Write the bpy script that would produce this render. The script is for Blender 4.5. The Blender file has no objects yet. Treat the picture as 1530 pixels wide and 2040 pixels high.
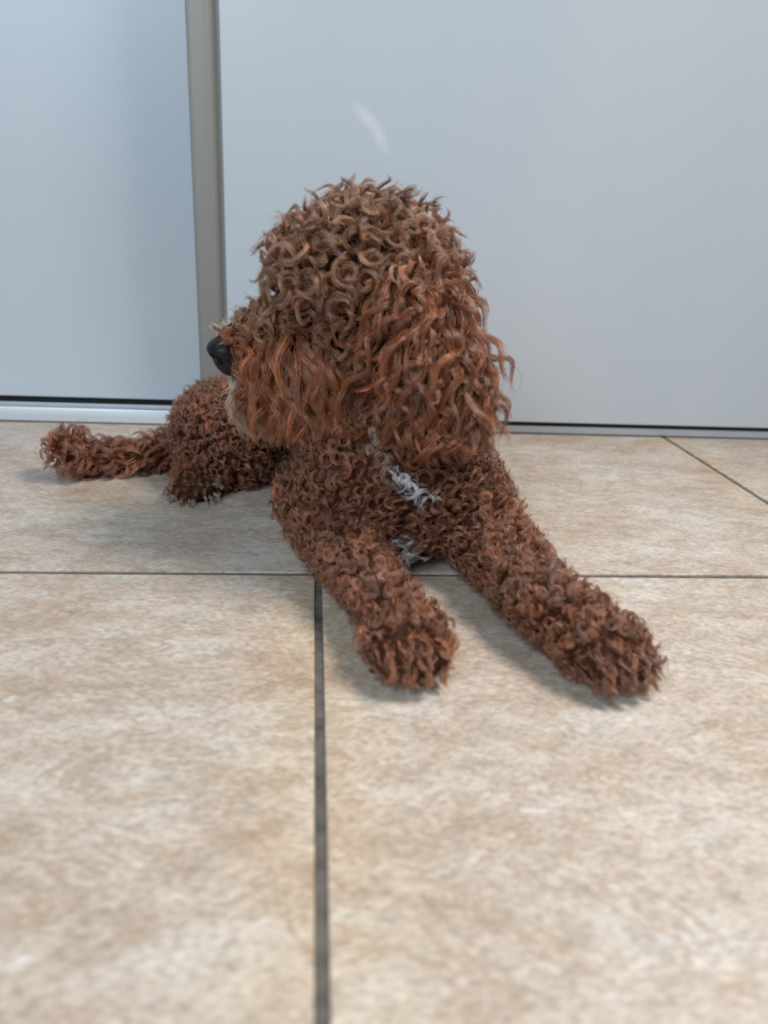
import bpy, bmesh, math, random
import numpy as np
from mathutils import Vector, Matrix
from mathutils.bvhtree import BVHTree

# ---------------------------------------------------------------- camera, world, lights
scene = bpy.context.scene
COL = scene.collection
scene.view_settings.view_transform = 'Standard'
scene.view_settings.look = 'None'
scene.view_settings.gamma = 1.0
scene.view_settings.use_curve_mapping = False
scene.view_settings.exposure = 0.10
scene.cycles.use_denoising = True
scene.cycles.max_bounces = 4
scene.cycles_curves.subdivisions = 1
scene.cycles.transmission_bounces = 4
scene.cycles.diffuse_bounces = 2
scene.cycles.glossy_bounces = 2

cam_data = bpy.data.cameras.new('camera')
cam = bpy.data.objects.new('camera', cam_data)
COL.objects.link(cam)
cam_data.sensor_fit = 'VERTICAL'
cam_data.sensor_height = 36.0
cam_data.lens = 25.875
cam_data.clip_start = 0.01
cam.matrix_world = Matrix([[0.99496, -0.01506, -0.09911, -0.0063], [-0.08644, 0.37178, -0.92429, -0.48811], [0.05077, 0.9282, 0.3686, 0.24426], [0.0, 0.0, 0.0, 1.0]])
cam_data.dof.use_dof = True
cam_data.dof.focus_distance = 0.60
cam_data.dof.aperture_fstop = 5.0
scene.camera = cam

world = bpy.data.worlds.new('room_light')
scene.world = world
world.use_nodes = True
wb = world.node_tree.nodes['Background']
wb.inputs['Color'].default_value = (0.70, 0.82, 1.0, 1)
wb.inputs['Strength'].default_value = 0.05


def area(name, loc, target, sx, sy, power, col, spread=180):
    d = bpy.data.lights.new(name, 'AREA')
    d.shape = 'RECTANGLE'
    d.size = sx
    d.size_y = sy
    d.energy = power
    d.color = col
    d.spread = math.radians(spread)
    o = bpy.data.objects.new(name, d)
    COL.objects.link(o)
    o.location = loc
    o.rotation_euler = (Vector(target) - Vector(loc)).to_track_quat('-Z', 'Y').to_euler()
    return o


area('window_light', (0.88, -0.08, 1.45), (0.05, -0.25, 0.0), 0.5, 0.5, 8.5, (1.0, 0.955, 0.895), 95)
area('balcony_window_light', (-0.95, -1.50, 1.0), (-0.2, 0.4, 0.25), 0.9, 1.2, 10, (0.46, 0.73, 1.0))
area('garden_window_light', (-0.70, -1.70, 1.5), (-0.05, 0.05, 0.1), 0.9, 0.9, 30, (0.85, 0.935, 1.0))


# ---------------------------------------------------------------- helpers
def new_mat(name):
    m = bpy.data.materials.new(name)
    m.use_nodes = True
    nt = m.node_tree
    return m, nt, nt.nodes['Principled BSDF']


def node(nt, kind, **kw):
    n = nt.nodes.new(kind)
    for k, v in kw.items():
        setattr(n, k, v)
    return n


def ramp(nt, stops):
    n = nt.nodes.new('ShaderNodeValToRGB')
    els = n.color_ramp.elements
    while len(els) > 1:
        els.remove(els[-1])
    els[0].position, els[0].color = stops[0][0], (*stops[0][1], 1)
    for p, c in stops[1:]:
        e = els.new(p)
        e.color = (*c, 1)
    return n


def srgb(r, g, b):
    f = lambda c: (c / 255 / 12.92) if c / 255 <= 0.04045 else ((c / 255 + 0.055) / 1.055) ** 2.4
    return (f(r), f(g), f(b))


def link_obj(name, me, mat=None, parent=None, smooth=False):
    o = bpy.data.objects.new(name, me)
    COL.objects.link(o)
    if mat is not None and not me.materials:
        me.materials.append(mat)
    if parent is not None:
        o.parent = parent
        o.matrix_parent_inverse = parent.matrix_world.inverted()
    if smooth:
        for p in me.polygons:
            p.use_smooth = True
    return o


def box_mesh(name, x0, x1, y0, y1, z0, z1, bev=0.0, seg=2):
    bm = bmesh.new()
    bmesh.ops.create_cube(bm, size=1.0)
    for v in bm.verts:
        v.co = Vector(((x0 + x1) / 2 + v.co.x * (x1 - x0), (y0 + y1) / 2 + v.co.y * (y1 - y0), (z0 + z1) / 2 + v.co.z * (z1 - z0)))
    if bev > 0:
        bmesh.ops.bevel(bm, geom=list(bm.edges), offset=bev, segments=seg, affect='EDGES', profile=0.6)
    me = bpy.data.meshes.new(name)
    bm.to_mesh(me)
    bm.free()
    return me


def extrude_profile(name, pts, x0, x1):
    """A closed outline in (y, z) drawn out along x."""
    bm = bmesh.new()
    a = [bm.verts.new((x0, y, z)) for y, z in pts]
    b = [bm.verts.new((x1, y, z)) for y, z in pts]
    n = len(pts)
    for i in range(n):
        bm.faces.new((a[i], a[(i + 1) % n], b[(i + 1) % n], b[i]))
    bm.faces.new(a[::-1])
    bm.faces.new(b)
    bmesh.ops.recalc_face_normals(bm, faces=bm.faces)
    me = bpy.data.meshes.new(name)
    bm.to_mesh(me)
    bm.free()
    return me


# ---------------------------------------------------------------- materials of the room
def tile_material():
    m, nt, b = new_mat('beige_stone_tile')
    L = nt.links.new
    tc = node(nt, 'ShaderNodeTexCoord')
    oi = node(nt, 'ShaderNodeObjectInfo')
    off = node(nt, 'ShaderNodeVectorMath', operation='SCALE')
    L(oi.outputs['Location'], off.inputs[0]); off.inputs['Scale'].default_value = 7.3
    add = node(nt, 'ShaderNodeVectorMath', operation='ADD')
    L(tc.outputs['Object'], add.inputs[0]); L(off.outputs[0], add.inputs[1])
    mp = node(nt, 'ShaderNodeMapping')
    mp.inputs['Rotation'].default_value = (0, 0, 0.62)
    mp.inputs['Scale'].default_value = (1.0, 1.9, 1.0)
    L(add.outputs[0], mp.inputs['Vector'])

    def noise(scale, detail, rough, dist=0.0):
        n = node(nt, 'ShaderNodeTexNoise')
        n.inputs['Scale'].default_value = scale
        n.inputs['Detail'].default_value = detail
        n.inputs['Roughness'].default_value = rough
        n.inputs['Distortion'].default_value = dist
        L(mp.outputs[0], n.inputs['Vector'])
        return n
    big = noise(11, 4, 0.66, 0.15)
    mid = noise(45, 5, 0.68, 0.2)
    fine = noise(210, 3, 0.65, 0.1)
    r1 = ramp(nt, [(0.30, srgb(168,150,133)), (0.44, srgb(177,163,149)), (0.56, srgb(184,173,161)), (0.70, srgb(188,182,175))])
    L(big.outputs['Fac'], r1.inputs['Fac'])
    r2 = ramp(nt, [(0.32, (0.60, 0.58, 0.56)), (0.47, (0.94, 0.93, 0.92)), (0.60, (1.05, 1.05, 1.06)), (0.74, (1.24, 1.26, 1.30))])
    L(mid.outputs['Fac'], r2.inputs['Fac'])
    r3 = ramp(nt, [(0.30, (0.62, 0.61, 0.60)), (0.5, (1.0, 1.0, 1.0)), (0.72, (1.32, 1.32, 1.34))])
    L(fine.outputs['Fac'], r3.inputs['Fac'])
    m1 = node(nt, 'ShaderNodeMix', data_type='RGBA', blend_type='MULTIPLY')
    m1.inputs['Factor'].default_value = 0.68
    L(r1.outputs[0], m1.inputs['A']); L(r2.outputs[0], m1.inputs['B'])
    m2 = node(nt, 'ShaderNodeMix', data_type='RGBA', blend_type='MULTIPLY')
    m2.inputs['Factor'].default_value = 0.8
    L(m1.outputs['Result'], m2.inputs['A']); L(r3.outputs[0], m2.inputs['B'])
    # thin greyish brown veins
    vn = noise(9, 6, 0.74, 0.5)
    rv = ramp(nt, [(0.475, (0, 0, 0)), (0.497, (1, 1, 1)), (0.503, (1, 1, 1)), (0.53, (0, 0, 0))])
    L(vn.outputs['Fac'], rv.inputs['Fac'])
    vm = node(nt, 'ShaderNodeMath', operation='MULTIPLY')
    L(rv.outputs[0], vm.inputs[0]); L(mid.outputs['Fac'], vm.inputs[1])
    m3 = node(nt, 'ShaderNodeMix', data_type='RGBA', blend_type='MIX')
    L(vm.outputs[0], m3.inputs['Factor']); L(m2.outputs['Result'], m3.inputs['A'])
    m3.inputs['B'].default_value = (*srgb(150, 128, 106), 1)
    # small pale flecks and a warmer band along the tile's edge
    sp = noise(60, 2, 0.5, 0.0)
    rs = ramp(nt, [(0.67, (0, 0, 0)), (0.78, (0.7, 0.7, 0.7))])
    L(sp.outputs['Fac'], rs.inputs['Fac'])
    m4 = node(nt, 'ShaderNodeMix', data_type='RGBA', blend_type='MIX')
    L(rs.outputs[0], m4.inputs['Factor']); L(m3.outputs['Result'], m4.inputs['A'])
    m4.inputs['B'].default_value = (*srgb(214, 210, 208), 1)
    sx = node(nt, 'ShaderNodeSeparateXYZ')
    L(tc.outputs['Object'], sx.inputs[0])
    ab = node(nt, 'ShaderNodeMath', operation='ABSOLUTE'); L(sx.outputs['X'], ab.inputs[0])
    mr = node(nt, 'ShaderNodeMapRange'); mr.interpolation_type = 'SMOOTHSTEP'
    mr.inputs['From Min'].default_value = 0.165; mr.inputs['From Max'].default_value = 0.225
    mr.inputs['To Max'].default_value = 0.75
    L(ab.outputs[0], mr.inputs['Value'])
    m5 = node(nt, 'ShaderNodeMix', data_type='RGBA', blend_type='MULTIPLY')
    L(mr.outputs[0], m5.inputs['Factor']); L(m4.outputs['Result'], m5.inputs['A'])
    m5.inputs['B'].default_value = (1.04, 0.96, 0.84, 1)
    L(m5.outputs['Result'], b.inputs['Base Color'])
    b.inputs['Roughness'].default_value = 0.42
    b.inputs['Specular IOR Level'].default_value = 0.35
    bp = node(nt, 'ShaderNodeBump')
    bp.inputs['Strength'].default_value = 0.25
    bp.inputs['Distance'].default_value = 0.002
    L(mid.outputs['Fac'], bp.inputs['Height'])
    L(bp.outputs[0], b.inputs['Normal'])
    return m


def grout_material():
    m, nt, b = new_mat('dark_grout')
    n = node(nt, 'ShaderNodeTexNoise')
    n.inputs['Scale'].default_value = 220
    n.inputs['Detail'].default_value = 4
    r = ramp(nt, [(0.3, srgb(62, 58, 54)), (0.7, srgb(100, 94, 87))])
    nt.links.new(n.outputs['Fac'], r.inputs['Fac'])
    nt.links.new(r.outputs[0], b.inputs['Base Color'])
    b.inputs['Roughness'].default_value = 0.9
    return m


def panel_material(pale_spots=()):
    m, nt, b = new_mat('white_satin_laminate')
    L = nt.links.new
    tc = node(nt, 'ShaderNodeTexCoord')
    n = node(nt, 'ShaderNodeTexNoise')
    n.inputs['Scale'].default_value = 6
    n.inputs['Detail'].default_value = 3
    mp = node(nt, 'ShaderNodeMapping')
    mp.inputs['Scale'].default_value = (1, 1, 0.25)
    L(tc.outputs['Object'], mp.inputs[0]); L(mp.outputs[0], n.inputs['Vector'])
    r = ramp(nt, [(0.3, srgb(188,195,201)), (0.7, srgb(194,199,204))])
    L(n.outputs['Fac'], r.inputs['Fac'])
    col = r.outputs[0]
    for (cx, cz, ang, lx, lz, amt) in pale_spots:      # pale soft-edged ellipses mixed into the laminate colour
        mv = node(nt, 'ShaderNodeMapping', vector_type='TEXTURE')
        mv.inputs['Location'].default_value = (cx, 0, cz)
        mv.inputs['Rotation'].default_value = (0, ang, 0)
        mv.inputs['Scale'].default_value = (lx, 1000, lz)
        L(tc.outputs['Object'], mv.inputs[0])
        gr = node(nt, 'ShaderNodeTexGradient', gradient_type='SPHERICAL')
        L(mv.outputs[0], gr.inputs[0])
        mm = node(nt, 'ShaderNodeMath', operation='MULTIPLY')
        L(gr.outputs['Fac'], mm.inputs[0]); mm.inputs[1].default_value = amt
        mx = node(nt, 'ShaderNodeMix', data_type='RGBA', blend_type='MIX')
        L(mm.outputs[0], mx.inputs['Factor']); L(col, mx.inputs['A'])
        mx.inputs['B'].default_value = (0.95, 0.96, 0.98, 1)
        col = mx.outputs['Result']
    L(col, b.inputs['Base Color'])
    b.inputs['Roughness'].default_value = 0.32
    b.inputs['Specular IOR Level'].default_value = 0.4
    return m


def simple_mat(name, col, rough=0.5, metal=0.0, spec=0.5, nscale=40, var=0.08):
    m, nt, b = new_mat(name)
    n = node(nt, 'ShaderNodeTexNoise')
    n.inputs['Scale'].default_value = nscale
    n.inputs['Detail'].default_value = 4
    r = ramp(nt, [(0.3, tuple(c * (1 - var) for c in col)), (0.7, tuple(min(1, c * (1 + var)) for c in col))])
    nt.links.new(n.outputs['Fac'], r.inputs['Fac'])
    nt.links.new(r.outputs[0], b.inputs['Base Color'])
    b.inputs['Roughness'].default_value = rough
    b.inputs['Metallic'].default_value = metal
    b.inputs['Specular IOR Level'].default_value = spec
    return m


M_TILE = tile_material()
M_GROUT = grout_material()
M_PANEL = panel_material()
M_PANEL_SPOTS = panel_material([(0.0445, 0.346, 2.32, 0.009, 0.0204, 0.3), (0.0601, 0.3285, 2.634, 0.009, 0.0244, 0.3)])
M_PROFILE = simple_mat('grey_aluminium_profile', srgb(140, 136, 130), 0.5, 0.2, 0.4, 200, 0.04)
M_TRACK = simple_mat('brushed_aluminium_track', srgb(205, 208, 212), 0.38, 0.25, 0.5, 120, 0.05)
M_GAP_SHADE = simple_mat('gap_shade_black', srgb(16, 16, 17), 0.7)  # black for the strips added to darken the gaps under the doors
M_DARK = simple_mat('dark_wardrobe_interior', srgb(40, 38, 36), 0.9)

# ---------------------------------------------------------------- floor of tiles
TILE, GAP = 0.45, 0.0052
floor = link_obj('floor', box_mesh('floor', -1.4, 1.6, -1.2, 1.0, -0.03, -0.0016), M_GROUT)
floor['kind'] = 'structure'
floor['label'] = 'beige stone tiled floor with dark grout'
tile_me = box_mesh('tile', -TILE / 2 + GAP / 2, TILE / 2 - GAP / 2, -TILE / 2 + GAP / 2, TILE / 2 - GAP / 2, -0.009, 0.0, 0.0012, 2)
tile_me.materials.append(M_TILE)
for j in (-3, -2, -1, 0, 1):
    for i in (-3, -2, -1, 0, 1, 2, 3):
        cx, cy = (i + 0.5) * TILE, (j + 0.5) * TILE
        if abs(cx - 0.1) > 1.5 or cy < -1.2 or cy > 1.0:
            continue
        t = bpy.data.objects.new('tile', tile_me)
        COL.objects.link(t)
        t.location = (cx, cy, 0)
        t.parent = floor

# ---------------------------------------------------------------- sliding wardrobe
WY, PHI = 0.3986, 0.0086
ward = bpy.data.objects.new('sliding_wardrobe', None)
COL.objects.link(ward)
ward.location = (0, WY, 0)
ward.rotation_euler = (0, 0, PHI)
ward['label'] = 'white sliding-door wardrobe with low aluminium floor track behind the dog'
ward['category'] = 'wardrobe'
bpy.context.view_layer.update()


def wpart(name, me, mat, parent=None, label=None):
    """Parts modelled in the wardrobe's own coordinates (y = 0 is the front of the track)."""
    o = bpy.data.objects.new(name, me)
    COL.objects.link(o)
    o.parent = parent or ward
    if not me.materials:
        me.materials.append(mat)
    if label:
        o['label'] = label
    return o


XS0, XS1 = -0.1384, -0.1051            # the grey profile on the front door's leading edge
FY0, FY1 = -0.007, 0.016            # front door, front and back face
RY0, RY1 = 0.040, 0.060            # rear door
ZB = 0.0135
track = wpart('bottom_track', extrude_profile('bottom_track', [(0.0, 0.0018), (0.0, 0.0098), (0.0008, 0.0106), (0.003, 0.0106), (0.0035, 0.0088),
              (0.030, 0.0088), (0.0305, 0.0098), (0.033, 0.0098), (0.0335, 0.0080), (0.075, 0.0080), (0.075, 0.0018)], -1.25, 1.45), M_TRACK, None, 'low aluminium sliding track along the floor')
wpart('track_rail', box_mesh('track_rail', -1.25, 1.45, 0.0125, 0.0165, 0.0086, 0.0118, 0.0008), M_TRACK, track)
wpart('track_rail', box_mesh('track_rail', -1.25, 1.45, 0.052, 0.056, 0.0075, 0.0115, 0.0008), M_TRACK, track)
front = wpart('door_panel', box_mesh('door_panel', XS1, 1.40, FY0, FY1, 0.0170, 2.30, 0.0012), M_PANEL_SPOTS, None, 'white front sliding door panel')
rear = wpart('door_panel', box_mesh('door_panel', -1.20, XS1 + 0.02, RY0, RY1, 0.0215, 2.30, 0.0012), M_PANEL, None, 'white rear sliding door panel at the left')
# handle profile: shallow channel with rounded lips
bm = bmesh.new()
w = XS1 - XS0
prof = [(XS0, FY1), (XS0, FY0 + 0.003), (XS0 + 0.001, FY0 + 0.0012), (XS0 + 0.004, FY0 + 0.0004), (XS0 + 0.5 * w, FY0 + 0.0004),
        (XS1 - 0.010, FY0 + 0.0008), (XS1 - 0.0060, FY0 + 0.004), (XS1 - 0.0030, FY0 + 0.005), (XS1 - 0.0003, FY0 + 0.004), (XS1 - 0.0003, FY1)]
lo = [bm.verts.new((x, y, 0.0170)) for x, y in prof]
hi = [bm.verts.new((x, y, 2.30)) for x, y in prof]
for i in range(len(prof)):
    k = (i + 1) % len(prof)
    bm.faces.new((lo[i], lo[k], hi[k], hi[i]))
bm.faces.new(lo[::-1]); bm.faces.new(hi)
bmesh.ops.recalc_face_normals(bm, faces=bm.faces)
pm = bpy.data.meshes.new('edge_profile'); bm.to_mesh(pm); bm.free()
wpart('edge_profile', pm, M_PROFILE, front, 'grey vertical handle profile')
wpart('gap_shade_strip', box_mesh('gap_shade_strip', XS0 + 0.004, 1.39, FY0 + 0.006, FY1 - 0.002, 0.0125, 0.0172), M_GAP_SHADE, front)  # added black strip, stands in for the shade under the front door
wpart('gap_shade_strip', box_mesh('gap_shade_strip', -1.19, XS1 + 0.015, RY0 + 0.008, RY1 - 0.002, 0.0140, 0.0218), M_GAP_SHADE, rear)  # the same shade strip added under the rear door
wpart('cabinet_back', box_mesh('cabinet_back', -1.25, 1.45, 0.30, 0.32, 0.0, 2.35), M_DARK)
wpart('cabinet_top', box_mesh('cabinet_top', -1.25, 1.45, 0.0, 0.30, 2.32, 2.35), M_PANEL)

# ---------------------------------------------------------------- the dog: body mesh
PRIMS = [
    ('ell', 'body', [0.056, 0.036, 0.0648], [0.07, 0.058, 0.06], 0.0),
    ('ell', 'body', [0.0633, 0.034, 0.0363], [0.046, 0.04, 0.022], 0.0),
    ('cap', 'body', [0.0686, 0.075, 0.068], 0.062, [0.03, 0.2, 0.075], 0.062),
    ('cap', 'body', [0.03, 0.2, 0.075], 0.062, [0.0, 0.285, 0.066], 0.062),
    ('cap', 'neck', [0.0507, 0.085, 0.142], 0.052, [0.0624, 0.06, 0.0642], 0.056),
    ('cap', 'body', [0.0049, 0.055, 0.0418], 0.036, [0.0159, -0.0054, 0.028], 0.024),
    ('cap', 'leg', [0.0159, -0.0054, 0.028], 0.0235, [0.0367, -0.0739, 0.024], 0.0175),
    ('cap', 'leg', [0.0367, -0.0739, 0.024], 0.0175, [0.046, -0.1, 0.0225], 0.0175),
    ('ell', 'paw', [0.05, -0.119, 0.0195], [0.0235, 0.03, 0.018], -0.15),
    ('cap', 'body', [0.1045, 0.055, 0.0542], 0.037, [0.127, -0.0091, 0.029], 0.026),
    ('cap', 'leg', [0.127, -0.0091, 0.029], 0.0255, [0.141, -0.085, 0.025], 0.0205),
    ('cap', 'leg', [0.141, -0.085, 0.025], 0.0205, [0.1545, -0.112, 0.0235], 0.0205),
    ('ell', 'paw', [0.1635, -0.127, 0.0195], [0.0235, 0.031, 0.018], 0.35),
    ('ell', 'hind', [-0.0897, 0.225, 0.04], [0.046, 0.07, 0.046], 0.25),
    ('cap', 'hind', [-0.0924, 0.225, 0.014], 0.032, [-0.1091, 0.175, 0.0099], 0.019),
    ('ell', 'hindpaw', [-0.1099, 0.1591, 0.014], [0.02, 0.021, 0.0145], 0.1),
    ('ell', 'hind', [0.085, 0.255, 0.05], [0.042, 0.07, 0.045], -0.25),
    ('cap', 'hind', [0.1, 0.2, 0.022], 0.02, [0.105, 0.16, 0.02], 0.017),
    ('cap', 'tail', [-0.03, 0.31, 0.05], 0.024, [-0.09, 0.262, 0.034], 0.018),
    ('cap', 'tail', [-0.09, 0.262, 0.034], 0.018, [-0.1647, 0.225, 0.0139], 0.0145),
    ('cap', 'tail', [-0.1647, 0.225, 0.0139], 0.0145, [-0.2134, 0.21, 0.016], 0.0135),
    ('cap', 'tail', [-0.2134, 0.21, 0.016], 0.0135, [-0.2372, 0.205, 0.028], 0.015),
    ('ell', 'head', [0.0307, 0.065, 0.1956], [0.058, 0.052, 0.056], 0.0),
    ('ell', 'head', [0.0031, 0.062, 0.1974], [0.036, 0.038, 0.036], 0.0),
    ('ell', 'head', [0.0484, 0.07, 0.1959], [0.045, 0.048, 0.05], 0.0),
    ('cap', 'muzzle', [0.0051, 0.062, 0.1556], 0.038, [-0.0242, 0.06, 0.1548], 0.033),
    ('cap', 'muzzle', [-0.0242, 0.06, 0.1548], 0.033, [-0.0577, 0.058, 0.1521], 0.0205),
    ('cap', 'jaw', [0.0057, 0.062, 0.1296], 0.034, [-0.0444, 0.06, 0.1302], 0.02)]
EARS = [('ear', [0.0736, -0.016, 0.1637], [0.034, 0.012, 0.04], 0.1), ('ear', [0.0736, 0.14, 0.1637], [0.034, 0.012, 0.04], 0.1)]
NOSE = [-0.0714, 0.055, 0.1482]
PT = {'b0': [0.0348, -0.005, 0.106], 'b1': [0.0481, -0.012, 0.0906], 'w0': [0.0524, -0.012, 0.0871], 'w1': [0.0687, -0.015, 0.0672], 'w2': [0.0599, -0.0, 0.0301], 'w3': [0.0651, 0.0, 0.0181], 'nosetop': [-0.0707, 0.06, 0.1674], 'chin': [-0.0741, 0.06, 0.1123], 'hindtoe': [-0.1042, 0.1454, 0.006], 'eye': [-0.0188, 0.03, 0.1768]}
rng = np.random.default_rng(7)


def add_sphere(bm, c, r, rotz=0.0, sub=3):
    res = bmesh.ops.create_icosphere(bm, subdivisions=sub, radius=1.0)
    mt = Matrix.Translation(Vector(c)) @ Matrix.Rotation(rotz, 4, 'Z') @ Matrix.Diagonal((r[0], r[1], r[2], 1))
    bmesh.ops.transform(bm, matrix=mt, verts=res['verts'])


def add_capsule(bm, a, ra, b, rb):
    n = max(3, int((Vector(b) - Vector(a)).length / 0.006))
    for i in range(n + 1):
        t = i / n
        p = Vector(a).lerp(Vector(b), t)
        r = ra + (rb - ra) * t
        add_sphere(bm, p, (r, r, r), 0, 2)


def solid(name, build, voxel=0.0035, smooth=6):
    bm = bmesh.new()
    build(bm)
    me = bpy.data.meshes.new(name + '_raw')
    bm.to_mesh(me)
    bm.free()
    tmp = bpy.data.objects.new('tmp', me)
    COL.objects.link(tmp)
    md = tmp.modifiers.new('r', 'REMESH')
    md.mode = 'VOXEL'
    md.voxel_size = voxel
    ms = tmp.modifiers.new('s', 'SMOOTH')
    ms.iterations = smooth
    ms.factor = 0.5
    dg = bpy.context.evaluated_depsgraph_get()
    out = bpy.data.meshes.new_from_object(tmp.evaluated_get(dg))
    bpy.data.objects.remove(tmp)
    bpy.data.meshes.remove(me)
    out.name = name
    for v in out.vertices:
        if v.co.z < 0.0012:
            v.co.z = 0.0012
    for p in out.polygons:
        p.use_smooth = True
    return out


def build_body(bm):
    for p in PRIMS:
        if p[0] == 'cap':
            add_capsule(bm, p[2], p[3], p[4], p[5])
        else:
            add_sphere(bm, p[2], p[3], p[4])
    # four toes on each forepaw and on the hind paw
    for c, ry, rz, yaw, s in TOES:
        for k in (-1.5, -0.5, 0.5, 1.5):
            d = Matrix.Rotation(yaw, 3, 'Z') @ Vector((k * 0.0105 * s, -ry - (0.004 if abs(k) < 1 else -0.001), 0))
            add_sphere(bm, Vector(c) + d + Vector((0, 0, -0.004)), (0.0068 * s, 0.010 * s, 0.0095 * s), yaw, 2)


TOES = [((0.0500, -0.1190, 0.0195), 0.020, 0, 0.10, 1.0), ((0.1635, -0.1270, 0.0195), 0.021, 0, 0.35, 1.0), ((-0.1099, 0.1591, 0.014), 0.016, 0, -0.1, 0.9)]
def hairy_base(name, a, b):
    m, nt, bs = new_mat(name)
    n = node(nt, 'ShaderNodeTexNoise')
    n.inputs['Scale'].default_value = 160
    n.inputs['Detail'].default_value = 6
    r = ramp(nt, [(0.35, a), (0.65, b)])
    nt.links.new(n.outputs['Fac'], r.inputs['Fac'])
    nt.links.new(r.outputs[0], bs.inputs['Base Color'])
    bs.inputs['Roughness'].default_value = 0.85
    bs.inputs['Specular IOR Level'].default_value = 0.15
    return m


M_SKIN = hairy_base('brown_shaded_undercoat', srgb(44, 24, 15), srgb(70, 38, 24))  # undercoat colour darkened to deepen the shade between the locks
dog_me = solid('dog', build_body)
dog = link_obj('dog', dog_me, M_SKIN)
dog['label'] = 'curly red-brown poodle-mix dog lying on the tiles with its head turned aside'
dog['category'] = 'dog'

ear_objs = []
for tag, c, r, rot in EARS:
    def be(bm, c=c, r=r):
        # a flap that hangs from the side of the head, broader below
        for k in range(9):
            t = k / 8
            z = c[2] + r[2] * (1 - 2 * t)
            wd = r[0] * (0.55 + 0.45 * math.sin(math.pi * min(1, 0.25 + 0.62 * t)))
            side = -1 if c[1] < 0.06 else 1
            y = c[1] - side * 0.034 * (1 - t) ** 2
            add_sphere(bm, (c[0] - 0.012 * (1 - t) + 0.006 * t, y, z), (wd * 0.9, r[1], 0.014), 0, 3)
    em = solid('ear', be, 0.003, 4)
    ear_objs.append(link_obj('ear', em, M_SKIN, dog))

# nose leather: rounded pad with two nostrils and a split below
M_NOSE = simple_mat('black_nose_leather', srgb(22, 20, 21), 0.5, 0, 0.3, 900, 0.3)
def build_nose(bm):
    add_sphere(bm, (0.001, 0, 1.003), (0.0118, 0.0155, 0.0092))
    add_sphere(bm, (0.001, 0, 0.996), (0.0098, 0.0125, 0.0100))
    add_sphere(bm, (0.010, 0, 1.001), (0.0110, 0.0120, 0.0105))


nm = solid('nose', build_nose, 0.0008, 12)
for v in nm.vertices:
    c = v.co
    c.z -= 1
    for s in (-1, 1):
        # nostrils: deep comma-shaped pits on the front corners of the pad
        q = Vector((-0.0062, s * 0.0098, -0.0012))
        d = math.sqrt(((c.x - q.x) / 0.0050) ** 2 + ((c.y - q.y) / 0.0052) ** 2 + ((c.z - q.z + 0.25 * (c.x - q.x)) / 0.0036) ** 2)
        if d < 1.0:
            c += (Vector((0.008, 0, 0)) - q).normalized() * 0.0070 * (1 - d * d)
    if c.x < 0 and abs(c.y) < 0.0010 and c.z < 0.003:
        c.x += 0.0018
    c.x += 0.40 * max(0.0, 0.004 - c.z) + 0.12 * c.z        # the front slopes back towards the lip
    v.co = Matrix.Rotation(0.10, 3, 'Z') @ (c * 1.12) + Vector(NOSE)
nose = link_obj('nose', nm, M_NOSE, dog)
nose['label'] = 'black nose'
M_EYE = simple_mat('dark_eye', srgb(14, 9, 7), 0.08, 0, 0.6, 300, 0.2)
for s in (-1, 1):
    bm = bmesh.new()
    add_sphere(bm, (PT['eye'][0], 0.062 + s * 0.0235, PT['eye'][2]), (0.0085, 0.0075, 0.0085), 0, 3)
    e = bpy.data.meshes.new('eye'); bm.to_mesh(e); bm.free()
    link_obj('eye', e, M_EYE, dog, True)


# ---------------------------------------------------------------- fur
def prim_dist(P, p):
    """Rough distance of points P (n x 3) to one body form."""
    if p[0] == 'cap':
        a, b = np.array(p[2]), np.array(p[4])
        ab = b - a
        t = np.clip(((P - a) @ ab) / (ab @ ab), 0, 1)
        return np.linalg.norm(P - a - t[:, None] * ab, axis=1) - (p[3] + (p[5] - p[3]) * t)
    c, r = np.array(p[2]), np.array(p[3])
    ca, sa = math.cos(-p[4]), math.sin(-p[4])
    Q = P - c
    Q = np.stack([Q[:, 0] * ca - Q[:, 1] * sa, Q[:, 0] * sa + Q[:, 1] * ca, Q[:, 2]], 1)
    k = np.linalg.norm(Q / r, axis=1)
    return (k - 1) * r.min()


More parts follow.
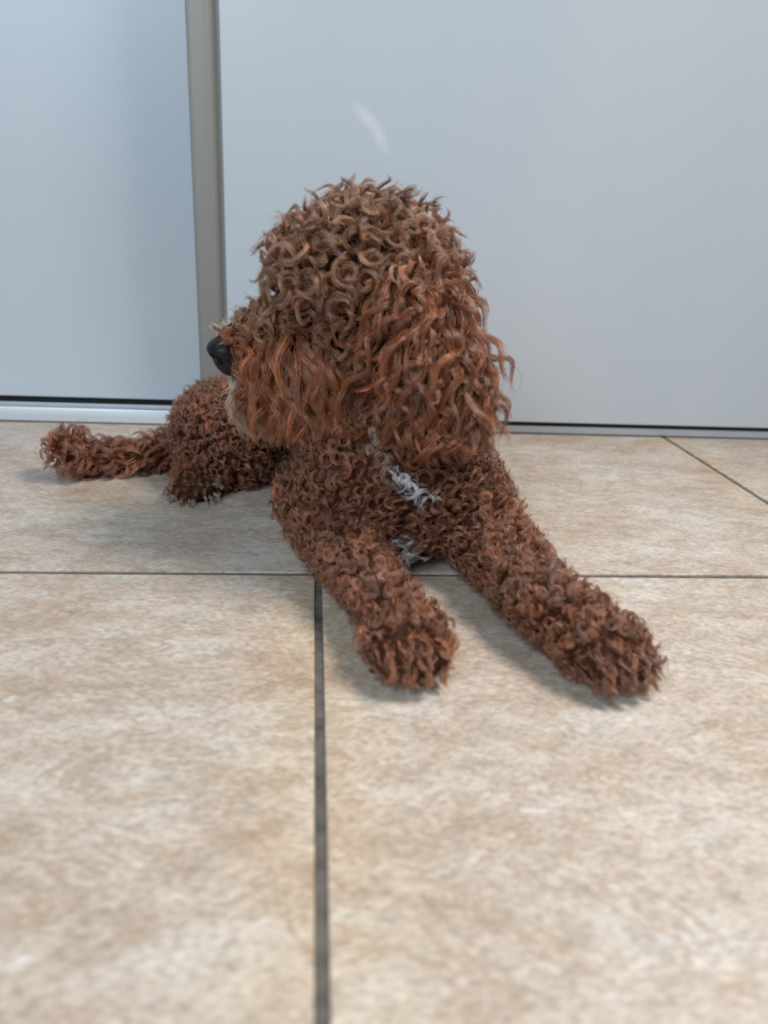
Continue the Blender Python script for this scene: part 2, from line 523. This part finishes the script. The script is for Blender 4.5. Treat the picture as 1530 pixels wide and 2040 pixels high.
def sample_surface(me, spacing, seed):
    """Roots spread evenly over a mesh: random points, thinned so that none is nearer than its spacing."""
    me.calc_loop_triangles()
    nt = len(me.loop_triangles)
    tri = np.empty(nt * 3, np.int32); me.loop_triangles.foreach_get('vertices', tri); tri = tri.reshape(-1, 3)
    co = np.empty(len(me.vertices) * 3, np.float32); me.vertices.foreach_get('co', co); co = co.reshape(-1, 3).astype(float)
    no = np.empty(len(me.vertices) * 3, np.float32); me.vertices.foreach_get('normal', no); no = no.reshape(-1, 3).astype(float)
    A, B, C = co[tri[:, 0]], co[tri[:, 1]], co[tri[:, 2]]
    ar = np.linalg.norm(np.cross(B - A, C - A), axis=1) / 2
    g = np.random.default_rng(seed)
    n = int(ar.sum() / spacing ** 2 * 5)
    f = g.choice(nt, n, p=ar / ar.sum())
    u, v = g.random(n), g.random(n)
    fl = u + v > 1
    u[fl], v[fl] = 1 - u[fl], 1 - v[fl]
    w = 1 - u - v
    P = A[f] * w[:, None] + B[f] * u[:, None] + C[f] * v[:, None]
    N = no[tri[f, 0]] * w[:, None] + no[tri[f, 1]] * u[:, None] + no[tri[f, 2]] * v[:, None]
    N /= np.linalg.norm(N, axis=1)[:, None] + 1e-9
    cell = {}
    keep = []
    s2 = (0.85 * spacing) ** 2
    K = np.floor(P / spacing).astype(int)
    Pl = P.tolist()
    for i, (a, b, c) in enumerate(K.tolist()):
        x, y, z = Pl[i]
        ok = True
        for da in (-1, 0, 1):
            for db in (-1, 0, 1):
                for dc in (-1, 0, 1):
                    for q in cell.get((a + da, b + db, c + dc), ()):
                        if (q[0] - x) ** 2 + (q[1] - y) ** 2 + (q[2] - z) ** 2 < s2:
                            ok = False
                            break
                    if not ok: break
                if not ok: break
            if not ok: break
        if ok:
            cell.setdefault((a, b, c), []).append((x, y, z))
            keep.append(i)
    return P[keep], N[keep]


def unit(v):
    return v / (np.linalg.norm(v, axis=-1, keepdims=True) + 1e-9)


def smooth_noise(P, scale, seed):
    g = np.random.default_rng(seed)
    out = np.zeros(len(P))
    for k in range(6):
        d = unit(g.normal(size=3)) * scale * (0.7 + 0.8 * g.random())
        out += np.sin(P @ d + g.random() * 6.28)
    return out / 6


def hair_material():
    m = bpy.data.materials.new('curly_dog_hair')
    m.use_nodes = True
    nt = m.node_tree
    nt.nodes.clear()
    out = nt.nodes.new('ShaderNodeOutputMaterial')
    h = nt.nodes.new('ShaderNodeBsdfPrincipled')
    a = nt.nodes.new('ShaderNodeAttribute')
    a.attribute_name = 'tint'
    nt.links.new(a.outputs['Color'], h.inputs['Base Color'])
    h.inputs['Roughness'].default_value = 0.32
    h.inputs['Specular IOR Level'].default_value = 0.8
    h.inputs['Sheen Weight'].default_value = 0.0
    h2 = nt.nodes.new('ShaderNodeBsdfHairPrincipled')
    h2.model = 'CHIANG'
    h2.parametrization = 'COLOR'
    h2.inputs['Roughness'].default_value = 0.28
    h2.inputs['Radial Roughness'].default_value = 0.4
    h2.inputs['Random Roughness'].default_value = 0.2
    nt.links.new(a.outputs['Color'], h2.inputs['Color'])
    mx = nt.nodes.new('ShaderNodeMixShader')
    mx.inputs[0].default_value = 0.28
    nt.links.new(h.outputs[0], mx.inputs[1])
    nt.links.new(h2.outputs[0], mx.inputs[2])
    nt.links.new(mx.outputs[0], out.inputs[0])
    return m


M_HAIR = hair_material()


def grow(name, parent, R, N, d0, d1, length, amp, turns, lock_r, strands, npts, color, seed, radius=0.00017, frizz=0.0004, ramp_pow=0.6, droop=1.0, tip_open=0.5, label=None, phase=0.17):
    """Locks of hair: each lock's axis starts along d0 and bends towards d1, winds round itself (amp, turns) and carries several strands."""
    g = np.random.default_rng(seed)
    n = len(R)
    B = lambda x: np.broadcast_to(np.asarray(x, float), (n,)).copy()
    length, amp, turns, lock_r = B(length), B(amp), B(turns), B(lock_r)
    t = np.linspace(0, 1, npts)
    ww = (t ** droop)[None, :, None]
    D = unit(d0[:, None, :] * (1 - ww) + d1[:, None, :] * ww)
    step = length[:, None, None] / (npts - 1)
    axis = np.concatenate([np.zeros((n, 1, 3)), np.cumsum(D[:, :-1] * step, axis=1)], axis=1) + R[:, None, :]
    md = unit(axis[:, -1] - axis[:, 0])
    ref = unit(g.normal(size=(n, 3)))
    e1 = unit(np.cross(md, ref)); e2 = np.cross(md, e1)
    hand = np.where(g.random(n) < 0.5, -1, 1)
    ph0 = g.random(n) * 2 * np.pi
    m = strands
    tot = n * m
    L = np.repeat(np.arange(n), m)
    stray = (g.random(tot) < 0.07).astype(float)
    sl = 0.74 + 0.32 * g.random(tot)                      # strands of a lock end at different lengths
    tt = t[None, :] * sl[:, None]
    # sample the lock axis at each strand's own parameters
    fi = np.clip(tt * (npts - 1), 0, npts - 1.001)
    i0 = fi.astype(int); fr = (fi - i0)[..., None]
    AX = axis[L[:, None], i0] * (1 - fr) + axis[L[:, None], np.minimum(i0 + 1, npts - 1)] * fr
    over = np.clip(tt - 1, 0, None)[..., None]
    AX = AX + over * (D[L, -1] * length[L][:, None])[:, None, :]
    ang = (ph0[L] + phase * (1 + 4 * stray) * g.normal(size=tot))[:, None] + (hand * turns)[L][:, None] * 2 * np.pi * tt
    am = amp[L][:, None] * np.minimum(1, (tt / 0.55)) ** ramp_pow
    off = am[..., None] * (np.cos(ang)[..., None] * e1[L][:, None, :] + np.sin(ang)[..., None] * e2[L][:, None, :])
    off = off - off[:, :1]
    # place of the strand in the lock
    rr = lock_r[L] * np.sqrt(g.random(tot)) * (1 + 0.9 * stray); ra = g.random(tot) * 2 * np.pi
    shrink = (1 - (1 - tip_open) * np.minimum(1, tt * 1.25))
    pl = (rr[:, None] * shrink)[..., None] * (np.cos(ra)[:, None, None] * e1[L][:, None, :] + np.sin(ra)[:, None, None] * e2[L][:, None, :])
    fz = np.cumsum(g.normal(size=(tot, npts, 3)), axis=1) * frizz / math.sqrt(npts) * (1 + 4 * stray)[:, None, None]
    P = AX + off + pl + fz - N[L][:, None, :] * 0.0012
    P[..., 2] = np.maximum(P[..., 2], 0.0006 + 0.0008 * g.random((tot, 1)))
    cd = bpy.data.hair_curves.new(name)
    cd.add_curves([npts] * tot)
    cd.attributes['position'].data.foreach_set('vector', P.astype(np.float32).ravel())
    rad = np.broadcast_to(radius * (1 - 0.65 * t ** 2)[None, :], (tot, npts)) * (0.8 + 0.4 * g.random((tot, 1)))
    at = cd.attributes.get('radius') or cd.attributes.new('radius', 'FLOAT', 'POINT')
    at.data.foreach_set('value', rad.astype(np.float32).ravel())
    colr = color[L] * np.exp(0.24 * g.normal(size=(tot, 1)) - 0.02)
    colr = np.clip(colr, 0.005, 0.95)
    ca = cd.attributes.new('tint', 'FLOAT_COLOR', 'CURVE')
    ca.data.foreach_set('color', np.concatenate([colr, np.ones((tot, 1))], 1).astype(np.float32).ravel())
    cd.materials.append(M_HAIR)
    o = bpy.data.objects.new(name, cd)
    COL.objects.link(o)
    o.parent = parent
    o['kind'] = 'stuff'
    if label:
        o['label'] = label
    return o


def lin(*c):
    return np.array(srgb(*c))


C_RED, C_BROWN, C_GOLD = lin(132,75,46), lin(128,80,57), lin(180,134,97)
C_CREAM, C_WHITE = lin(205, 178, 150), lin(236, 236, 240)
DOWN = np.array([0, 0, -1.0])


def lock_colors(R, a, b, scale, seed, spread=0.27):
    g = np.random.default_rng(seed)
    w = np.clip(0.5 + 0.7 * smooth_noise(R, scale, seed) + 0.28 * g.normal(size=len(R)), 0, 1)[:, None]
    c = a * (1 - w) + b * w
    return c * np.exp(spread * g.normal(size=(len(R), 1)))


R, N = sample_surface(dog_me, 0.0052, 11)
DI = np.stack([prim_dist(R, p) for p in PRIMS], 1)
tags = np.array([p[1] for p in PRIMS])
T = tags[DI.argmin(1)]
is_head = T == 'head'
Rh, Nh = sample_surface(dog_me, 0.0060, 12)
Th = tags[np.stack([prim_dist(Rh, p) for p in PRIMS], 1).argmin(1)]
Rh, Nh = Rh[Th == 'head'], Nh[Th == 'head']
Rm, Nm = sample_surface(dog_me, 0.0058, 13)
Tm = tags[np.stack([prim_dist(Rm, p) for p in PRIMS], 1).argmin(1)]
sm = np.isin(Tm, ['muzzle', 'jaw']) & (np.linalg.norm((Rm - (np.array(NOSE) + [0.004, 0, 0])) / [0.0185, 0.0190, 0.0175], axis=1) > 1)
Rm, Nm = Rm[sm], Nm[sm]
ok = ~((R[:, 2] < 0.0035) & (N[:, 2] < -0.6))                   # nothing grows where the dog lies on the floor
ok &= np.linalg.norm((R - (np.array(NOSE) + [0.004, 0, 0])) / [0.0185, 0.0190, 0.0175], axis=1) > 1
R, N, T = R[ok], N[ok], T[ok]
jit = np.random.default_rng(5)


def near(R, p, r):
    return np.exp(-(np.linalg.norm(R - np.array(p), axis=1) / r) ** 2)


def jitter(n, s):
    return jit.normal(size=(n, 3)) * s

# --- trunk, neck, forelegs: short tight curls
s = np.isin(T, ['body', 'neck'])
r, nn = R[s], N[s]
col = lock_colors(r, C_RED, C_BROWN, 90, 21)
d0 = unit(nn + jitter(len(r), 0.35))
d1 = unit(nn * 0.35 + DOWN * 0.8 + jitter(len(r), 0.45))
# white blaze on the chest
for ka, kb, rad, cc in (('b0', 'b1', 0.0065, C_CREAM * 0.7), ('w0', 'w1', 0.0060, C_WHITE), ('w2', 'w3', 0.0100, C_WHITE * 0.8)):
    a, b = np.array(PT[ka])[[0, 2]], np.array(PT[kb])[[0, 2]]
    q = r[:, [0, 2]]
    tt = np.clip(((q - a) @ (b - a)) / ((b - a) @ (b - a)), 0, 1)
    dist = np.linalg.norm(q - a - tt[:, None] * (b - a), axis=1)
    k = ((dist < rad * (0.55 + 0.75 * jit.random(len(r)))) & (r[:, 1] < 0.03))[:, None] * (0.65 + 0.35 * jit.random((len(r), 1)))
    col = col * (1 - k) + cc * k
grow('body_fur', dog, r, nn, d0, d1, 0.0120 * (0.8 + 0.4 * jit.random(len(r))), 0.0036 * (0.6 + 0.7 * jit.random(len(r))), 0.9 + 0.7 * jit.random(len(r)),
     0.0023, 17, 16, col, 31)

s = np.isin(T, ['leg', 'paw'])
r, nn, tg = R[s], N[s], T[s]
fw = unit(np.where(r[:, :1] < 0.1, np.array([[0.2, -1, 0]]), np.array([[0.3, -1, 0]])))
ispaw = (tg == 'paw') & (r[:, 1] < np.where(r[:, 0] < 0.1, -0.134, -0.142))
flow = unit(fw + DOWN * 0.45)
flow = unit(flow - nn * (flow * nn).sum(1, keepdims=True) * 0.8)
d0 = unit(nn + fw * 0.3 + jitter(len(r), 0.4))
d1 = unit(nn * 0.35 + fw * 0.5 + DOWN * 0.35 + jitter(len(r), 0.55))
d0[ispaw] = unit(nn[ispaw] * 0.55 + flow[ispaw] + jitter(ispaw.sum(), 0.15))
d1[ispaw] = unit(flow[ispaw] + nn[ispaw] * 0.1 + DOWN * 0.3 + jitter(ispaw.sum(), 0.15))
for c, ry, rz, yaw, sc in TOES[:2]:                         # the tufts close round each toe
    m_ = ispaw & ((r[:, 0] < 0.1) == (c[0] < 0.1))
    ax = np.array([math.cos(yaw), math.sin(yaw), 0])
    u = (r[m_] - np.array(c)) @ ax
    cen = (np.clip(np.round(u / 0.0115 - 0.5), -2, 1) + 0.5) * 0.0115
    pull = np.clip((cen - u) / 0.006, -1, 1)[:, None] * ax
    d0[m_] = unit(d0[m_] + 0.35 * pull); d1[m_] = unit(d1[m_] + 0.9 * pull)
ln = 0.0105 * (0.8 + 0.4 * jit.random(len(r))); ln[ispaw] *= 1.05
amp = 0.0026 * (0.7 + 0.6 * jit.random(len(r))); amp[ispaw] *= 0.25
tr = 1.4 + 0.9 * jit.random(len(r)); tr[ispaw] *= 0.6
grow('leg_fur', dog, r, nn, d0, d1, ln, amp, tr, 0.0022, 17, 14, lock_colors(r, C_RED, C_BROWN, 90, 22), 32)

# --- hind leg and tail
s = np.isin(T, ['hind', 'hindpaw'])
r, nn, tg = R[s], N[s], T[s]
d0 = unit(nn + jitter(len(r), 0.3)); d1 = unit(nn * 0.5 + DOWN * 0.6 + np.array([0, -0.2, 0]) + jitter(len(r), 0.4))
toe = (tg == 'hindpaw')
d1[toe] = unit(np.array([0, -0.8, -0.5]) + nn[toe] * 0.3 + jitter(toe.sum(), 0.15))
col = lock_colors(r, C_RED, C_BROWN * 0.95, 90, 23)
k = (np.clip(near(r * [0.5, 1, 1], np.array(PT['hindtoe']) * [0.5, 1, 1], 0.013) * 1.8, 0, 1) ** 2)[:, None]
col = col * (1 - k) + C_CREAM * 0.55 * k
amp = np.where(toe, 0.0006, 0.0024)
grow('hind_leg_fur', dog, r, nn, d0, d1, np.where(toe, 0.012, 0.0165), amp, 1.8, 0.002, 17, 14, col, 33)

s = T == 'tail'
r, nn = R[s], N[s]
tipd = np.array([-1.0, -0.25, 0.1])
d0 = unit(nn * 0.75 + tipd * 0.6 + jitter(len(r), 0.15)); d1 = unit(tipd * 0.9 + nn * 0.1 + DOWN * 0.45 + jitter(len(r), 0.25))
tipm = r[:, 0] < -0.222
d0[tipm] = unit(nn[tipm] * 0.8 + np.array([0.2, 0, 0.5]) + jitter(tipm.sum(), 0.15)); d1[tipm] = unit(np.array([0.3, -0.3, -1.0]) + jitter(tipm.sum(), 0.2))
grow('tail_fur', dog, r, nn, d0, d1, 0.021 * (0.7 + 0.6 * jit.random(len(r))), 0.0026, 1.1, 0.0030, 17 + 2, 16, lock_colors(r, C_RED, C_BROWN, 90, 24), 34)

# --- head: topknot of ringlets, beard of waves
r, nn = Rh, Nh
hc = np.array([0.033, 0.065, 0.20])
up = np.clip((r[:, 2] - 0.165) / 0.075, 0, 1)[:, None]
d0 = unit(nn + np.array([0, 0, 0.25]) * up + jitter(len(r), 0.30))
d1 = unit(nn * (0.15 + 0.70 * up) + DOWN * (1.0 - 0.55 * up) + jitter(len(r), 0.5))
col = lock_colors(r, C_RED, C_BROWN, 60, 25, 0.25) * (1 - up * 0.85) + lock_colors(r, C_BROWN, C_GOLD, 60, 26, 0.25) * up * 0.85
grow('head_fur', dog, r, nn, d0, d1, 0.0225 * (0.75 + 0.5 * jit.random(len(r))), 0.0050 * (0.6 + 0.7 * jit.random(len(r))), 0.85 + 0.75 * jit.random(len(r)),
     0.0025, 21 + 10, 22, col, 43, radius=0.00018)

r, nn = Rm, Nm
side = np.sign(r[:, 1:2] - 0.060)
d0 = unit(nn * 0.75 + side * np.array([[0, 0.5, 0]]) + DOWN * 0.45 + np.array([0.12, 0, 0]) + jitter(len(r), 0.15))
d1 = unit(DOWN + np.array([0.15, 0, 0]) + jitter(len(r), 0.14))
ln = 0.046 * (0.75 + 0.45 * jit.random(len(r)))
fr = np.clip((-0.030 - r[:, 0]) / 0.04, 0, 1)               # short on the bridge towards the nose
ln *= 1 - 0.45 * fr
ln = np.minimum(ln, np.clip(r[:, 2] - 0.100, 0, 1) + 0.012 + 0.006 * jit.random(len(r)))
tp = (nn[:, 2] > 0.45)
ln[tp] *= 0.55
d0[tp] = unit(nn[tp] + np.array([0.25, 0, 0]) + jitter(tp.sum(), 0.3))
col = lock_colors(r, C_RED, C_RED * 1.4, 60, 28, 0.28)
top = np.clip((r[:, 2] - 0.163) / 0.014, 0, 1)[:, None]
col = col * (1 - top) + lock_colors(r, C_BROWN, C_GOLD, 60, 27) * top
k1 = np.clip((-0.058 - r[:, 0]) / 0.008, 0, 1) * np.clip((r[:, 2] - 0.160) / 0.006, 0, 1) * (r[:, 1] > 0.048)
k2 = np.clip((r[:, 1] - 0.045) / 0.012, 0, 1) * (r[:, 2] < 0.152) * np.clip((-0.035 - r[:, 0]) / 0.01, 0, 1)
k = np.clip(np.maximum(k1, k2), 0, 1)[:, None]
col = col * (1 - k) + C_CREAM * k
grow('muzzle_fur', dog, r, nn, d0, d1, ln, 0.0034 * (0.5 + 0.9 * jit.random(len(r))), 0.9 + 0.7 * jit.random(len(r)), 0.0031, 21 + 10, 22, col, 36,
     radius=0.00018, droop=0.6, frizz=0.0008, label='long wavy beard around the muzzle')

for q, eo in enumerate(ear_objs):
    r, nn = sample_surface(eo.data, 0.0058, 50 + q)
    cx = EARS[q][1][0]
    fx = r[:, 0] - cx
    fan = np.stack([np.where(fx > 0, fx * 4.5, -fx * 2.5), np.zeros(len(r)), np.zeros(len(r))], 1)
    d0 = unit(nn * 0.65 + DOWN * 0.5 + fan + jitter(len(r), 0.2))
    d1 = unit(DOWN + fan * 0.6 + nn * 0.12 + jitter(len(r), 0.25))
    col = lock_colors(r, C_RED * 0.9, C_RED * 1.25, 60, 29 + q, 0.28)
    eln = np.minimum(0.042 * (0.75 + 0.5 * jit.random(len(r))), np.clip(r[:, 2] - 0.112, 0, 1) + 0.012 + 0.007 * jit.random(len(r)))
    grow('ear_fur', eo, r, nn, d0, d1, eln, 0.0038 * (0.5 + 0.9 * jit.random(len(r))), 1.0 + 0.8 * jit.random(len(r)),
         0.0030, 21 + 10, 22, col, 37 + q, radius=0.00018, droop=0.7, label='long wavy hair of the hanging ear')
